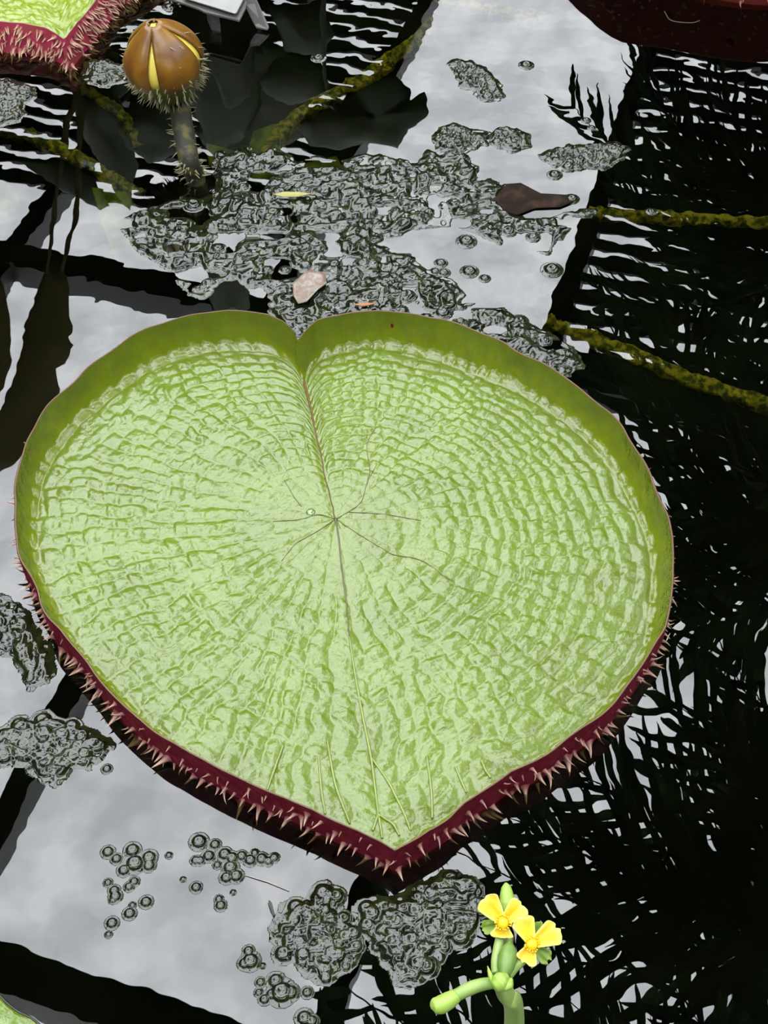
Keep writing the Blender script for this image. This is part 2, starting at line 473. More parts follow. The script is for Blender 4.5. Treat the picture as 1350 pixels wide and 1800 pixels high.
# --- the large pad
OUT = [(524,602),(516,584),(498,567),(471,553),(444,549),(400,547),(370,549),(335,553),(300,563),(265,577),(225,597),(180,630),(140,663),(107,690),(85,715),(65,745),(45,780),(33,815),(27,850),(26,885),(28,930),(35,970),(48,1000),(70,1048),(107,1111),(137,1148),(174,1189),(211,1230),(252,1265),(296,1300),(355,1335),(411,1365),(452,1385),(500,1404),(548,1424),(585,1443),(630,1461),(667,1478),(694,1494),(718,1478),(752,1454),(789,1435),(818,1411),(863,1381),(898,1355),(957,1326),(1002,1296),(1035,1272),(1080,1231),(1117,1187),(1142,1150),(1165,1105),(1176,1054),(1180,998),(1179,944),(1170,900),(1146,844),(1124,800),(1098,759),(1068,726),(1035,696),(998,667),(957,642),(911,618),(844,589),(800,571),(755,560),(711,549),(667,545),(622,548),(582,556),(556,564),(542,578),(529,596)]
Z0 = .018
ctr = un(590, 912, Z0)
def rh_main(t):   # lower towards the near tip, taller on the far side
    return .066 + .012 * np.sin(t)
rim_pts = []
for (a, b) in OUT:
    p = un(a, b, .085)
    for _ in range(3):
        t = math.atan2(p[1] - ctr[1], p[0] - ctr[0]); p = un(a, b, float(rh_main(t)) + Z0)
    rim_pts.append(p)
def rw_main(t):
    return .022 + .008 * (.5 + .5 * np.sin(t))
P1 = Pad(ctr, rim_pts, rh_main, rw_main, Z0)
SUT = [(590,912),(580,872),(570,830),(562,790),(555,760),(547,720),(540,690),(529,645),(524,610)]
sp = [un(a, b, Z0 + .002) for a, b in SUT]
sd = [(math.hypot(p[0]-ctr[0], p[1]-ctr[1]), math.atan2(p[1]-ctr[1], p[0]-ctr[0])) for p in sp[1:]]
rn = P1.R(sd[-1][1])
sut_s = [0] + [r / float(P1.R(a) - .036) for r, a in sd]; sut_a = [sd[0][1]] + [a for r, a in sd]
stains = [(*un(a, b, Z0)[:2], r) for a, b, r in ((1045,1080,.075),(1010,1180,.085),(945,1250,.07),(865,1320,.07),(1080,1010,.06))]
pad1, wp1, fz1 = build_pad('giant_lily_pad', P1, 1000, 170, 14, (20, (.12, .29, .60), 11, .0050),
    ((.178, .262, .019), (.205, .265, .006), (.145, .180, .002)), (M_pad, M_padrim, M_edge), suture=(sut_s, sut_a, stains), seed=3)
tag(pad1, 'giant green quilted lily pad with upturned rim, red spiny outside and pointed tip', 'lily pad')
pp = [np.array([p[0]-ctr[0], p[1]-ctr[1], fz1(p[0], p[1]) + .0012]) for p in smooth_path(sp, 60)]
for i in range(1, 59): pp[i][:2] += .0012 * np.array([vnoise(i * .9, 3.3, 5), 0])
v, f = tube(pp, [.0009, .0012, .0018, .0028], 6); mesh_obj('suture', v, f, M_suture, pad1)
mr = [(590,912),(596,950),(601,1000),(609,1060),(614,1120)]
def vein_line(pts, rad, m, nm='vein', n=40, lift=.0006):
    q = smooth_path([un(a, b, Z0 + .002) for a, b in pts], n)
    q = [np.array([p[0]-ctr[0], p[1]-ctr[1], fz1(p[0], p[1]) + lift]) for p in q]
    zz = np.convolve(np.pad([p[2] for p in q], 2, mode='edge'), np.ones(5) / 5, 'valid')
    for p, z_ in zip(q, zz): p[2] = max(z_, p[2] - .0005)
    v, f = tube(q, rad, 6); return mesh_obj(nm, v, f, m, pad1)
vein_line(mr, [.0016, .0014, .0008], M_veinred, 'midrib')
for pts in ([(590,912),(560,904),(530,912),(480,916)], [(590,912),(612,900),(635,882),(645,850),(662,815)], [(590,912),(555,935),(520,955),(495,985)], [(590,912),(640,945),(690,975)], [(645,850),(650,825),(645,780),(660,750)], [(530,890),(515,870),(500,845)], [(612,900),(680,905),(740,915)], [(690,975),(740,985),(790,1020)]):
    vein_line(pts, [.0008, .0005], M_veinred, 'vein', 26)
for pts in ([(614,1120),(625,1190),(640,1270),(652,1330),(660,1390),(665,1432)], [(665,1432),(655,1462)], [(665,1432),(690,1450),(702,1470)], [(665,1432),(672,1475)],
            [(652,1330),(680,1370),(705,1420),(722,1462)], [(575,1300),(590,1380),(615,1448)], [(498,1310),(480,1360),(470,1390)], [(560,1330),(565,1390),(572,1432)], [(750,1330),(758,1390),(760,1440)], [(800,1350),(820,1395)], [(845,1340),(862,1372)]):
    vein_line(pts, [.0016, .0024, .0018], M_vein, 'vein', 30, .0012)
va = [spine_mesh('a', (.26, .03, .05), (.80, .52, .36), b, r) for b, r in ((.15, .16), (.35, .15), (-.2, .18), (.5, .14))]
spots = []
NSP = 520
for i in range(NSP):
    t = -math.pi + 2 * math.pi * (i + random.random()) / NSP
    if math.sin(t) > .30: continue
    q = random.choice((.25, .45, .62, .78, .9)) + random.uniform(-.08, .08)
    L = random.uniform(.010, .020) * (1.25 if q > .5 else .8)
    if random.random() < .22: L *= 1.35
    spots.append((t, q, L, random.uniform(-.45, .15), 1.0 - .3 * max(0, math.sin(t) + .2)))
add_spines(pad1, wp1, spots, va, M_spine)
# water drop on the pad
dp = un(546, 898, Z0 + .004)
def dome(r, h, n=14, k=8):
    V = [(0, 0, h)]; F = []
    for i in range(1, k + 1):
        t = i / k * math.pi / 2
        for j in range(n):
            a = 2 * math.pi * j / n; V.append((r * math.sin(t) * math.cos(a), r * math.sin(t) * math.sin(a), h * math.cos(t)))
    F += [(0, 1 + j, 1 + (j + 1) % n) for j in range(n)]
    for i in range(k - 1):
        F += [(1 + i * n + j, 1 + (i + 1) * n + j, 1 + (i + 1) * n + (j + 1) % n, 1 + i * n + (j + 1) % n) for j in range(n)]
    F.append(tuple(range(len(V) - 1, len(V) - 1 - n, -1)))
    return np.array(V, float), F
M_drop = mat('water_drop', (.16, .28, .04), .03, ior=1.9)
v, f = dome(.0085, .0045); o = mesh_obj('water_drop', v, f, M_drop); o.location = (dp[0], dp[1], fz1(dp[0], dp[1]) - .0005)
tag(o, 'clear round water drop resting near the centre of the giant pad', 'water drop')

# --- pad with the thick crimson spiny rim
def ring_from(pts_px, zr, cx, cy, rx, ry, n=60):
    """visible rim points, closed by an ellipse behind"""
    P = [un(a, b, zr)[:2] for a, b in pts_px]
    a0 = math.atan2(P[0][1] - cy, P[0][0] - cx); a1 = math.atan2(P[-1][1] - cy, P[-1][0] - cx)
    r0 = math.hypot(P[0][0] - cx, P[0][1] - cy); r1 = math.hypot(P[-1][0] - cx, P[-1][1] - cy)
    if a1 < a0: a1 += 2 * math.pi
    rest = []
    for i in range(1, n):
        t = a1 + (2 * math.pi - (a1 - a0)) * i / n
        k = min(1, 4 * min(i, n - i) / n)
        ell = 1 / math.sqrt((math.cos(t) / rx) ** 2 + (math.sin(t) / ry) ** 2)
        rr = (r1 if i < n / 2 else r0) * (1 - k) + ell * k
        rest.append((cx + rr * math.cos(t), cy + rr * math.sin(t)))
    return P + rest
c2 = (un(20, -40, 0)[0] - .02, un(20, -230, .1)[1])
pts2 = [(-130,60),(-60,40),(0,37),(40,40),(80,49),(100,60),(113,69),(122,55),(136,36),(152,20),(172,-4),(195,-40)]
rp2 = ring_from(pts2, .07, c2[0], c2[1], .40, .36)
P2 = Pad(c2, rp2, lambda t: np.full_like(np.asarray(t, float), .03), lambda t: np.full_like(np.asarray(t, float), .02), .04, out_bot=.022)
pad2, wp2, fz2 = build_pad('crimson_rim_lily_pad', P2, 700, 110, 8, (34, (.10, .22, .45), 20, .0085),
    ((.29, .40, .025), (.30, .36, .03), (.4, .4, .02)), (M_pad, mat('crimson_rim', (.60, .05, .13), .8, spec=.1, noise=(25, (.40, .10, .06), .4, .7)), mat('pink_edge', (.5, .28, .2), .5)), seed=21)
tag(pad2, 'young lime green lily pad with a thick crimson rim of dense pale spines', 'lily pad')
va2 = [spine_mesh('b', (.50, .06, .10), (.85, .58, .36), b, r) for b, r in ((.2, .16), (.4, .14), (-.3, .16))]
spots = []
for i in range(1300):
    t = random.uniform(-2.3, .35)
    q = random.uniform(.05, .97)
    pxp = wp2(t, q)[0] + np.array([c2[0], c2[1], 0])
    vis = 1.0 if pxp[0] > -1.15 and pxp[1] < 3.6 else .3
    spots.append((t, q, random.uniform(.013, .026), random.uniform(-.7, -.1), vis))
add_spines(pad2, wp2, spots, va2, M_spine)

# --- pad at the far bank side and pad beside the viewer
def circ(cx, cy, r, n=120, tip=None):
    out = []
    for i in range(n):
        t = 2 * math.pi * i / n; rr = r * (1 + .02 * math.sin(3 * t + 1) + .015 * math.sin(7 * t))
        if tip is not None:
            d = abs((t - tip + math.pi) % (2 * math.pi) - math.pi); rr *= 1 + .06 * math.exp(-(d / .14) ** 2)
        out.append((cx + rr * math.cos(t), cy + rr * math.sin(t)))
    return out
c3 = (.97, 3.84)
P3 = Pad(c3, circ(*c3, .57, tip=-2.2), lambda t: np.full_like(np.asarray(t, float), .14), lambda t: np.full_like(np.asarray(t, float), .035), .018)
pad3, wp3, _ = build_pad('far_lily_pad', P3, 500, 90, 8, (18, (.12, .29, .60), 11, .0034),
    ((.20, .34, .045), (.17, .26, .012), (.22, .33, .012)), (M_pad, mat('rust_rim', (.20, .03, .025), .8, spec=.1), M_edge), seed=41)
pad3['label'] = 'lily pad with rust red spiny rim casting a dark mirror image beside the palms'; pad3['category'] = 'lily pad'
va3 = [spine_mesh('c', (.30, .05, .04), (.62, .34, .22), b, .14) for b in (.2, .4)]
spots = [(random.uniform(-2.9, -.3), random.uniform(.1, .95), random.uniform(.014, .024), random.uniform(-.5, .1), 1) for i in range(280)]
add_spines(pad3, wp3, spots, va3, M_spine)
pe = un(48, 1773, .02)
c4 = (pe[0] - .24, pe[1] - .34)
P4 = Pad(c4, circ(*c4, .41), lambda t: np.full_like(np.asarray(t, float), .008), lambda t: np.full_like(np.asarray(t, float), .02), .012)
pad4, wp4, _ = build_pad('flat_lily_pad', P4, 500, 110, 6, (22, (.12, .29, .60), 11, .0022),
    ((.19, .34, .04), (.19, .30, .02), (.22, .33, .012)), (M_pad, mat('olive_rim', (.06, .05, .015), .5), mat('dark_edge', (.03, .025, .02), .5)), seed=51)
tag(pad4, 'flat plain green lily pad with a thin dark edge and no raised rim', 'lily pad')

# ------------------------------------------------------------------ floating algae mats and bubble clumps (height fields with a meniscus)
def pip(px, py, poly):
    inside = np.zeros(px.shape, bool); n = len(poly)
    for i in range(n):
        x1, y1 = poly[i]; x2, y2 = poly[(i + 1) % n]
        c = ((y1 > py) != (y2 > py)) & (px < (x2 - x1) * (py - y1) / (y2 - y1 + 1e-12) + x1)
        inside ^= c
    return inside
def pdist(px, py, poly):
    d = np.full(px.shape, 1e9); n = len(poly)
    for i in range(n):
        x1, y1 = poly[i]; x2, y2 = poly[(i + 1) % n]
        dx, dy = x2 - x1, y2 - y1; t = np.clip(((px - x1) * dx + (py - y1) * dy) / (dx * dx + dy * dy + 1e-12), 0, 1)
        d = np.minimum(d, np.hypot(px - x1 - t * dx, py - y1 - t * dy))
    return np.where(pip(px, py, poly), d, -d)

def floater(name, poly=None, domes=(), res=.0021, bumps=1.0, wave=.011, dome_r=(9, 15), dome_n=0, m=None, seed=0, rag=.006, base=.0022, holes=0):
    W = [un(a, b)[:2] for a, b in poly] if poly else []
    D = [(*un(a, b)[:2], r * mpp(a, b)) for a, b, r in domes]
    xs = [p[0] for p in W] + [d[0] + s * d[2] * 1.7 for d in D for s in (-1, 1)]
    ys = [p[1] for p in W] + [d[1] + s * d[2] * 1.7 for d in D for s in (-1, 1)]
    pad = .012
    x0, x1, y0, y1 = min(xs) - pad, max(xs) + pad, min(ys) - pad, max(ys) + pad
    nx, ny = int((x1 - x0) / res) + 2, int((y1 - y0) / res) + 2
    X, Y = np.meshgrid(x0 + res * np.arange(nx), y0 + res * np.arange(ny), indexing='ij')
    Hh = np.zeros_like(X)
    if poly:
        sd = pdist(X, Y, W) + rag * vnoise(X / .03, Y / .03, seed) + rag * .7 * vnoise(X / .012, Y / .012, seed + 1)
        if holes: sd = np.minimum(sd, .05 * (holes + vnoise(X / .055 + .25 * vnoise(X / .02, Y / .02, seed + 7), Y / .040, seed + 6)))
        edge = sstep(-.008, .007, sd)
        inner = sstep(0, .008, sd)
        wx = X + .004 * vnoise(X / .02, Y / .02, seed + 8); wy = Y + .004 * vnoise(X / .02, Y / .02, seed + 9)
        n1 = vnoise(wx / wave, wy / wave, seed + 2); n2 = vnoise(wx / (wave * .48), wy / (wave * .48), seed + 3); n3 = vnoise(X / .05, Y / .05, seed + 4)
        b = (1 - np.abs(n1)) * 1.1 + .34 * n2 + .75 * n3
        Hh = base * edge + inner * bumps * .0058 * b
        rg = np.random.default_rng(seed + 5)
        px_ = [p for p in poly]; bx0 = min(p[0] for p in px_); bx1 = max(p[0] for p in px_); by0 = min(p[1] for p in px_); by1 = max(p[1] for p in px_)
        c = 0; tries = 0
        while c < dome_n and tries < 5000:
            tries += 1
            a = rg.uniform(bx0, bx1); q = rg.uniform(by0, by1)
            if pip(np.array([a]), np.array([q]), px_)[0]:
                D.append((*un(a, q)[:2], rg.uniform(*dome_r) * mpp(a, q))); c += 1
    F = np.zeros_like(X)
    for (dx, dy, r) in D:
        q = np.hypot(X - dx, Y - dy) / r
        # skirt (meniscus) and dome
        F = np.maximum(F, r * (.10 * (1 - sstep(.6, 1.65, q)) + .55 * np.sqrt(np.clip(1 - q * q, 0, 1)) * (1 - .28 * np.exp(-(q / .42) ** 2))))
    Hh = np.maximum(Hh, F) if not poly else np.maximum(Hh, F + Hh * .35)
    keep = Hh > 1e-5
    kf = keep[:-1, :-1] | keep[1:, :-1] | keep[1:, 1:] | keep[:-1, 1:]
    faces = grid_faces(nx, ny).reshape(nx - 1, ny - 1, 4)[kf]
    used = np.unique(faces); remap = np.zeros(nx * ny, int); remap[used] = np.arange(len(used))
    cx, cy = (x0 + x1) / 2, (y0 + y1) / 2
    V = np.stack([X - cx, Y - cy, np.where(keep, Hh, -.0008)], -1).reshape(-1, 3)[used]
    o = mesh_obj(name, V, remap[faces], m or M_algae, None, True)
    o.location = (cx, cy, .0006)
    return o

MAIN = [(215,405),(228,385),(250,372),(290,360),(320,352),(350,352),(378,345),(382,310),(380,285),(385,270),(400,275),(430,262),(450,275),(480,262),(520,290),(560,278),(600,290),(640,272),(690,282),(735,290),(752,268),(775,280),(800,262),(822,280),(838,300),(832,322),(862,318),(886,330),(870,352),(900,378),(940,388),(985,378),(1045,372),(1020,388),(1000,398),(985,420),(962,442),(930,432),(900,436),(870,425),(850,410),(800,398),(740,398),(700,412),(672,415),(660,430),(690,448),(715,452),(735,470),(765,490),(790,498),(812,515),(808,535),(850,540),(880,545),(900,560),(930,570),(965,592),(1005,612),(1022,640),(1000,660),(950,660),(880,625),(800,590),(700,570),(620,570),(560,585),(530,625),(512,590),(490,562),(478,545),(482,515),(470,502),(440,500),(418,488),(395,492),(372,505),(355,522),(335,518),(318,488),(290,468),(262,448),(238,428)]
o = floater('floating_algae_mat', MAIN, seed=3, dome_n=60, dome_r=(6, 12), wave=.021, holes=.42); tag(o, 'large wrinkled raft of wet dark algae lying behind the giant pad', 'algae mat')
o = floater('floating_algae_mat', [(793,112),(805,104),(830,110),(852,128),(872,150),(886,168),(870,174),(845,170),(828,158),(808,150),(806,132)], seed=11, dome_n=5, dome_r=(6, 10)); tag(o, 'slanting oval scrap of dark algae alone on pale mirrored sky', 'algae mat')
o = floater('floating_algae_mat', [(768,240),(780,225),(800,222),(830,232),(858,238),(852,252),(830,262),(800,265),(772,262)], seed=12, dome_n=6, dome_r=(6, 10)); tag(o, 'ragged algae scrap trailing a narrow tail beside the round scrap', 'algae mat')
o = floater('floating_algae_mat', [(866,238),(880,226),(905,228),(926,238),(924,256),(900,266),(876,262)], seed=13, dome_n=5, dome_r=(6, 9)); tag(o, 'small rounded algae scrap beside the tailed scrap', 'algae mat')
o = floater('floating_algae_mat', [(952,275),(975,262),(1000,258),(1040,258),(1085,254),(1102,262),(1090,280),(1060,296),(1030,295),(1000,298),(975,292)], seed=14, dome_n=8, dome_r=(6, 10)); tag(o, 'boat shaped green algae scrap near the mirrored palm trunk', 'algae mat')
o = floater('floating_algae_mat', [(-20,1040),(30,1062),(50,1098),(72,1130),(92,1160),(80,1198),(55,1205),(38,1172),(28,1150),(-20,1138)], seed=15, dome_n=10, dome_r=(7, 12), wave=.014); tag(o, 'algae scum tucked against the red rim of the giant pad, left flank', 'algae mat')
o = floater('floating_algae_mat', [(-10,1305),(5,1288),(35,1275),(65,1268),(88,1254),(110,1262),(140,1280),(170,1298),(192,1312),(170,1332),(150,1345),(125,1348),(115,1362),(95,1374),(70,1364),(50,1342),(20,1335),(-10,1326)], seed=16, dome_n=22, dome_r=(8, 15), wave=.015, res=.0017); tag(o, 'lumpy bubbly algae clump trailing onto open grey water by a mirrored rafter', 'algae clump')
o = floater('floating_algae_mat', [(510,1592),(545,1576),(560,1560),(588,1566),(602,1610),(625,1640),(630,1670),(612,1708),(572,1726),(545,1712),(528,1690),(498,1682),(490,1650),(482,1640),(498,1612)], seed=17, dome_n=46, dome_r=(8, 15), wave=.014, res=.0015); tag(o, 'broad brownish clump of bubbles at the edge of the pale reflection below the pad tip', 'algae clump')
o = floater('floating_algae_mat', [(632,1600),(655,1588),(690,1590),(720,1560),(760,1548),(800,1542),(842,1556),(846,1600),(830,1640),(792,1660),(772,1682),(752,1702),(730,1726),(700,1724),(690,1700),(665,1670),(640,1640)], seed=18, dome_n=42, dome_r=(9, 17), wave=.016, res=.0015); tag(o, 'dark heart shaped clump of bubbles beside the yellow flowers', 'algae clump')
o = floater('floating_algae_mat', [(-20,135),(30,148),(56,156),(60,170),(42,182),(34,214),(-20,224)], seed=19, dome_n=8, dome_r=(6, 10)); tag(o, 'glittering algae patch under the crimson rimmed pad', 'algae mat')
o = floater('floating_algae_mat', [(150,112),(185,108),(214,122),(216,142),(180,152),(156,136)], seed=20, dome_n=4, dome_r=(5, 8)); tag(o, 'little algae patch between the crimson rimmed pad and the brown bud', 'algae mat')
o = floater('floating_algae_mat', [(288,-10),(340,-10),(345,6),(320,17),(296,15)], seed=22, dome_n=6, dome_r=(5, 8)); tag(o, 'narrow algae patch behind the brown bud near the plant sign', 'algae mat')

CLUMPS = [
 ([(190,1498,9),(205,1510,8),(218,1530,9),(233,1495,11),(237,1518,14),(262,1508,11),(262,1522,9)], 'branching cluster of seven merged bubbles alone on open grey water'),
 ([(350,1480,12),(378,1485,8),(367,1505,9),(395,1502,10),(405,1525,11),(415,1540,10),(398,1543,9),(408,1508,9)], 'cluster of round bubbles at the edge of the giant pad mirror image'),
 ([(425,1505,8),(440,1512,9),(460,1510,9),(472,1514,7),(482,1508,7),(448,1500,6)], 'fine froth in the dark mirror image of the pad rim'),
 ([(437,1672,8),(440,1690,13),(430,1694,9)], 'three joined bubbles beside the brownish bubble clump'),
 ([(458,1727,7),(455,1745,6),(485,1725,12),(495,1745,18),(465,1757,8),(510,1745,12),(478,1748,9)], 'rounded cluster of bubbles with one large bubble below the brownish clump'),
 ([(535,1790,12),(548,1795,9),(540,1745,8)], 'bubbles strung along the rafter line below the brownish clump'),
 ([(775,463,8),(765,478,7),(780,480,8)], 'three bubbles on the mirrored sky beside the algae raft'),
 ([(344,1513,7),(352,1513,7)], 'pair of side by side bubbles left of the round bubble cluster'),
 ([(385,1581,6),(388,1592,8)], 'bubble pair drifting alone below the round bubble cluster'),
 ([(236,1550,7),(227,1559,7)], 'slanting bubble pair below the branching cluster'),
 ([(201,1566,8),(203,1576,9),(199,1582,6)], 'dark triple bubble below the branching cluster'),
]
for k, (d, lab) in enumerate(CLUMPS):
    o = floater('bubble_cluster', None, d, res=.0011, seed=60 + k); tag(o, lab, 'bubble cluster')
for k, (a, b, r, lab) in enumerate([
    (190,1552,6,'tiny bubble between the branching cluster and the dark triple bubble'),
    (257,1586,9,'lone ringed bubble off to one side of the dark triple bubble'),
    (228,1606,9,'round bubble midway along the bubble trail leaving the dark triple bubble'),
    (197,1623,9,'flat bubble last but one in the trail leaving the dark triple bubble'),
    (191,1643,5,'smallest bubble ending the trail that leaves the dark triple bubble'),
    (297,1504,5,'tiny bubble between the branching cluster and the round bubble cluster'),
    (345,1560,8,'lone ringed bubble in front of the side by side pair'),
    (382,1521,6,'small bubble tucked against the round bubble cluster'),
    (410,1569,4,'faint tiny bubble beside the bubble pair drifting alone'),
    (462,1698,4,'tiny bubble beside the three joined bubbles'),
    (233,1592,5,'faint tiny bubble between dark triple bubble and lone ringed bubble'),
    (322,1546,4,'faint tiny bubble close to the side by side pair'),
    (188,1352,7,'dark ringed bubble between the lumpy clump and the giant pad rim')]):
    o = floater('floating_bubble', None, [(a, b, r)], res=.0010, seed=90 + k); tag(o, lab, 'bubble', 'single bubbles in front of the giant pad')
for k, (a, b, r, lab) in enumerate([
    (820,425,12,'flat oval bubble on pale mirrored sky by the algae raft edge'),
    (825,478,11,'round bubble beside the three bubbles near the algae raft'),
    (975,308,9,'bubble touching the near edge of the boat shaped algae scrap'),
    (1005,350,9,'bubble at the thin end of the dark brown soaked leaf'),
    (925,115,9,'lone bubble on pale mirrored sky past the slanting oval scrap'),
    (1030,212,6,'slightly larger bubble of the tiny pair behind the boat shaped scrap'),
    (1040,225,5,'slightly smaller bubble of the tiny pair behind the boat shaped scrap'),
    (970,475,13,'large lone bubble against the dark mirrored rafter behind the giant pad'),
    (852,490,7,'small bubble between two larger lone bubbles behind the giant pad'),
    (560,102,9,'bubble beside the golden algae coated sunken stalk'),
    (1145,372,6,'bubble right above the thin olive sunken stalk')]):
    o = floater('floating_bubble', None, [(a, b, r)], res=.0012, seed=120 + k); tag(o, lab, 'bubble', 'single bubbles behind the giant pad')

# ------------------------------------------------------------------ debris
def leaf_bit(name, pts, z, th, m, label, cat, curl=.006, seed=0):
    W = np.array([un(a, b)[:2] for a, b in pts]); c = W.mean(0); n = len(W)
    V = []; k = 5
    for i in range(k):
        s = 1 - i / k
        for p in W:
            q = (p - c) * s; V.append((q[0], q[1], curl * s * s * (1 + .5 * vnoise(p[0] * 60, p[1] * 60, seed))))
    V.append((0, 0, 0)); V = np.array(V, float)
    F = [(i * n + j, i * n + (j + 1) % n, (i + 1) * n + (j + 1) % n, (i + 1) * n + j) for i in range(k - 1) for j in range(n)]
    F += [((k - 1) * n + j, (k - 1) * n + (j + 1) % n, k * n) for j in range(n)]
    o = mesh_obj(name, V, F, m); o.location = (c[0], c[1], z)
    md = o.modifiers.new('s', 'SOLIDIFY'); md.thickness = th
    return tag(o, label, cat)
leaf_bit('floating_leaf', [(480,352),(500,347),(525,347),(548,351),(525,356),(500,357)], .013, .0012, mat('yellow_leaf', (.45, .42, .12), .5), 'pale yellow leaf sliver lying on the algae raft', 'leaf', .002)
leaf_bit('floating_leaf', [(515,510),(530,495),(545,485),(572,490),(575,508),(560,520),(540,540),(525,545),(516,530)], .0115, .0015, mat('dead_leaf', (.26, .16, .11), .35, noise=(90, (.34, .30, .25), .45, .6)), 'crumpled pinkish dead leaf on the algae raft by the pad notch', 'leaf', .004, 4)
leaf_bit('floating_leaf', [(868,352),(890,326),(915,324),(950,342),(1000,345),(1018,352),(985,366),(940,368),(910,380),(885,375)], .0015, .0015, mat('brown_leaf', (.020, .014, .010), .9, spec=.08, noise=(30, (.06, .035, .022), .45, .7)), 'dark brown soaked leaf between the algae raft and the boat shaped scrap', 'leaf', .001)
leaf_bit('fallen_leaflet', [(473,1583),(478,1588),(483,1608),(481,1613),(475,1602),(471,1590)], .001, .001, mat('dark_leaflet', (.015, .025, .008), .5), 'tiny dark leaflet floating beside the brownish bubble clump', 'leaf', .001)
leaf_bit('floating_petal', [(620,546),(640,542),(662,544),(640,549)], .014, .0012, mat('orange_bit', (.45, .18, .05), .5), 'small orange petal scrap behind the giant pad rim', 'petal', .002)
v, f = tube([un(430,1538,.0012), un(470,1550,.0018), un(508,1566,.0012)], .0009, 6); tag(mesh_obj('floating_straw', v, f, mat('straw', (.5, .5, .45), .5)), 'thin pale straw floating below the giant pad rim', 'straw')
v, f = tube(smooth_path([un(1168,20,.001), un(1180,36,.002), un(1215,40,.001), un(1230,36,.001)], 14), .001, 6); tag(mesh_obj('floating_straw', v, f, mat('straw_dark', (.12, .11, .06), .5)), 'curved brown straw in the dark mirror image of the rust rimmed pad', 'straw')

# ------------------------------------------------------------------ submerged algae-covered stalks
def stalk(pts, rad_px, z, label, seed, zend=None):
    n = 46
    ze = z if zend is None else zend
    k = len(pts)
    P = smooth_path([un(a, b, z + (ze - z) * i / (k - 1)) for i, (a, b) in enumerate(pts)], n)
    v, f = tube(P, rad_px * mpp(*pts[len(pts) // 2]), 14, noise_amp=.5, seed=seed)
    o = mesh_obj('sunken_stalk', v, f, M_stemalgae); return tag(o, label, 'stalk')
stalk([(955,568),(985,577),(1060,605),(1150,640),(1250,682),(1420,738)], 14, -.028, 'sunken stalk furred with yellow algae leaving the giant pad towards the palms', 1)
stalk([(1035,375),(1100,378),(1200,385),(1300,390),(1420,398)], 11, -.035, 'thin olive sunken stalk leaving the tail of the algae raft', 2)
stalk([(760,40),(735,75),(690,103),(640,140),(590,168),(540,195),(505,222),(470,280)], 13, -.03, 'golden algae coated sunken stalk slanting between bud and mirrored sky', 3)
stalk([(-40,222),(0,230),(60,242),(130,276),(190,312),(250,345)], 13, -.035, 'olive algae coated sunken stalk under the crimson rimmed pad', 4, -.15)
stalk([(740,-30),(790,5),(850,20),(910,28),(960,38)], 12, -.03, 'brown sunken stalk reaching the rust rimmed pad', 5)
stalk([(95,120),(130,140),(165,165),(215,205),(240,260)], 10, -.05, 'green algae coated sunken stalk beside the brown bud', 6, -.22)
M_sub = mat('sunken_leaf', (.16, .20, .015), .9, spec=.1, noise=(30, (.05, .075, .008), .4, .65))
for k, (pts, lab) in enumerate([
    ([(368,500),(400,480),(440,495),(436,540),(430,560),(385,560),(374,530)], 'sunken dark green leaf between the giant pad and the algae raft'),
    ([(440,170),(480,160),(500,200),(520,250),(480,270),(440,260),(425,220)], 'sunken yellowish weed mass beside the golden stalk'),
    ([(520,230),(590,215),(610,250),(590,275),(530,270)], 'sunken olive weed mass under the golden stalk'),
    ([(150,270),(215,280),(250,330),(230,380),(190,390),(165,330)], 'sunken green weed mass below the brown bud'),
    ([(355,190),(410,205),(430,240),(390,250),(360,230)], 'sunken weed blade next to the bud stalk'),
    ([(-20,255),(12,268),(22,300),(0,320),(-20,320)], 'sunken brownish weed scrap under the crimson rimmed pad')]):
    leaf_bit('sunken_weed', pts, -.11, .006, M_sub, lab, 'water weed', .012, k)

# ------------------------------------------------------------------ the brown flower bud
bc = un(283, 90, .24)
bud = tag(empty('lily_bud', (un(345, 318, 0)[0], un(345, 318, 0)[1], 0)), 'brown egg shaped lily bud splitting to show yellow, on a spiny stalk', 'flower bud')
b0 = np.array(bud.location)
tilt = Matrix.Rotation(math.radians(-6), 3, 'Y') @ Matrix.Rotation(math.radians(8), 3, 'X')
TM = np.array(tilt)
BH, BR = .142, .0785
def bprof(t):   # radius along the height 0..1
    return BR * np.clip(np.sin(np.pi * (.12 + .88 * t) ** .82), 0, 1) ** .72 * (1 - .16 * t ** 3)
def bpt(t, a, off=0):
    r = bprof(t) + off
    return np.array([r * math.cos(a), r * math.sin(a), (t - .5) * BH + off * .5 * (t - .3)]) @ TM.T + (bc - b0)
n, k = 26, 40
V = np.array([[bpt(i / (n - 1), 2 * math.pi * j / k) for j in range(k)] for i in range(n)]).reshape(-1, 3)
F = [(i * k + j, i * k + (j + 1) % k, (i + 1) * k + (j + 1) % k, (i + 1) * k + j) for i in range(n - 1) for j in range(k)]
mesh_obj('petal_core', V, F, mat('bud_yellow', (1.1, .90, .14), .4), bud)
M_sepal = mat('bud_sepal', (.22, .085, .012), .30, ior=1.5, noise=(22, (.36, .17, .012), .38, .68), bump=(90, .2, .002))
a_front = -math.pi / 2 - .16
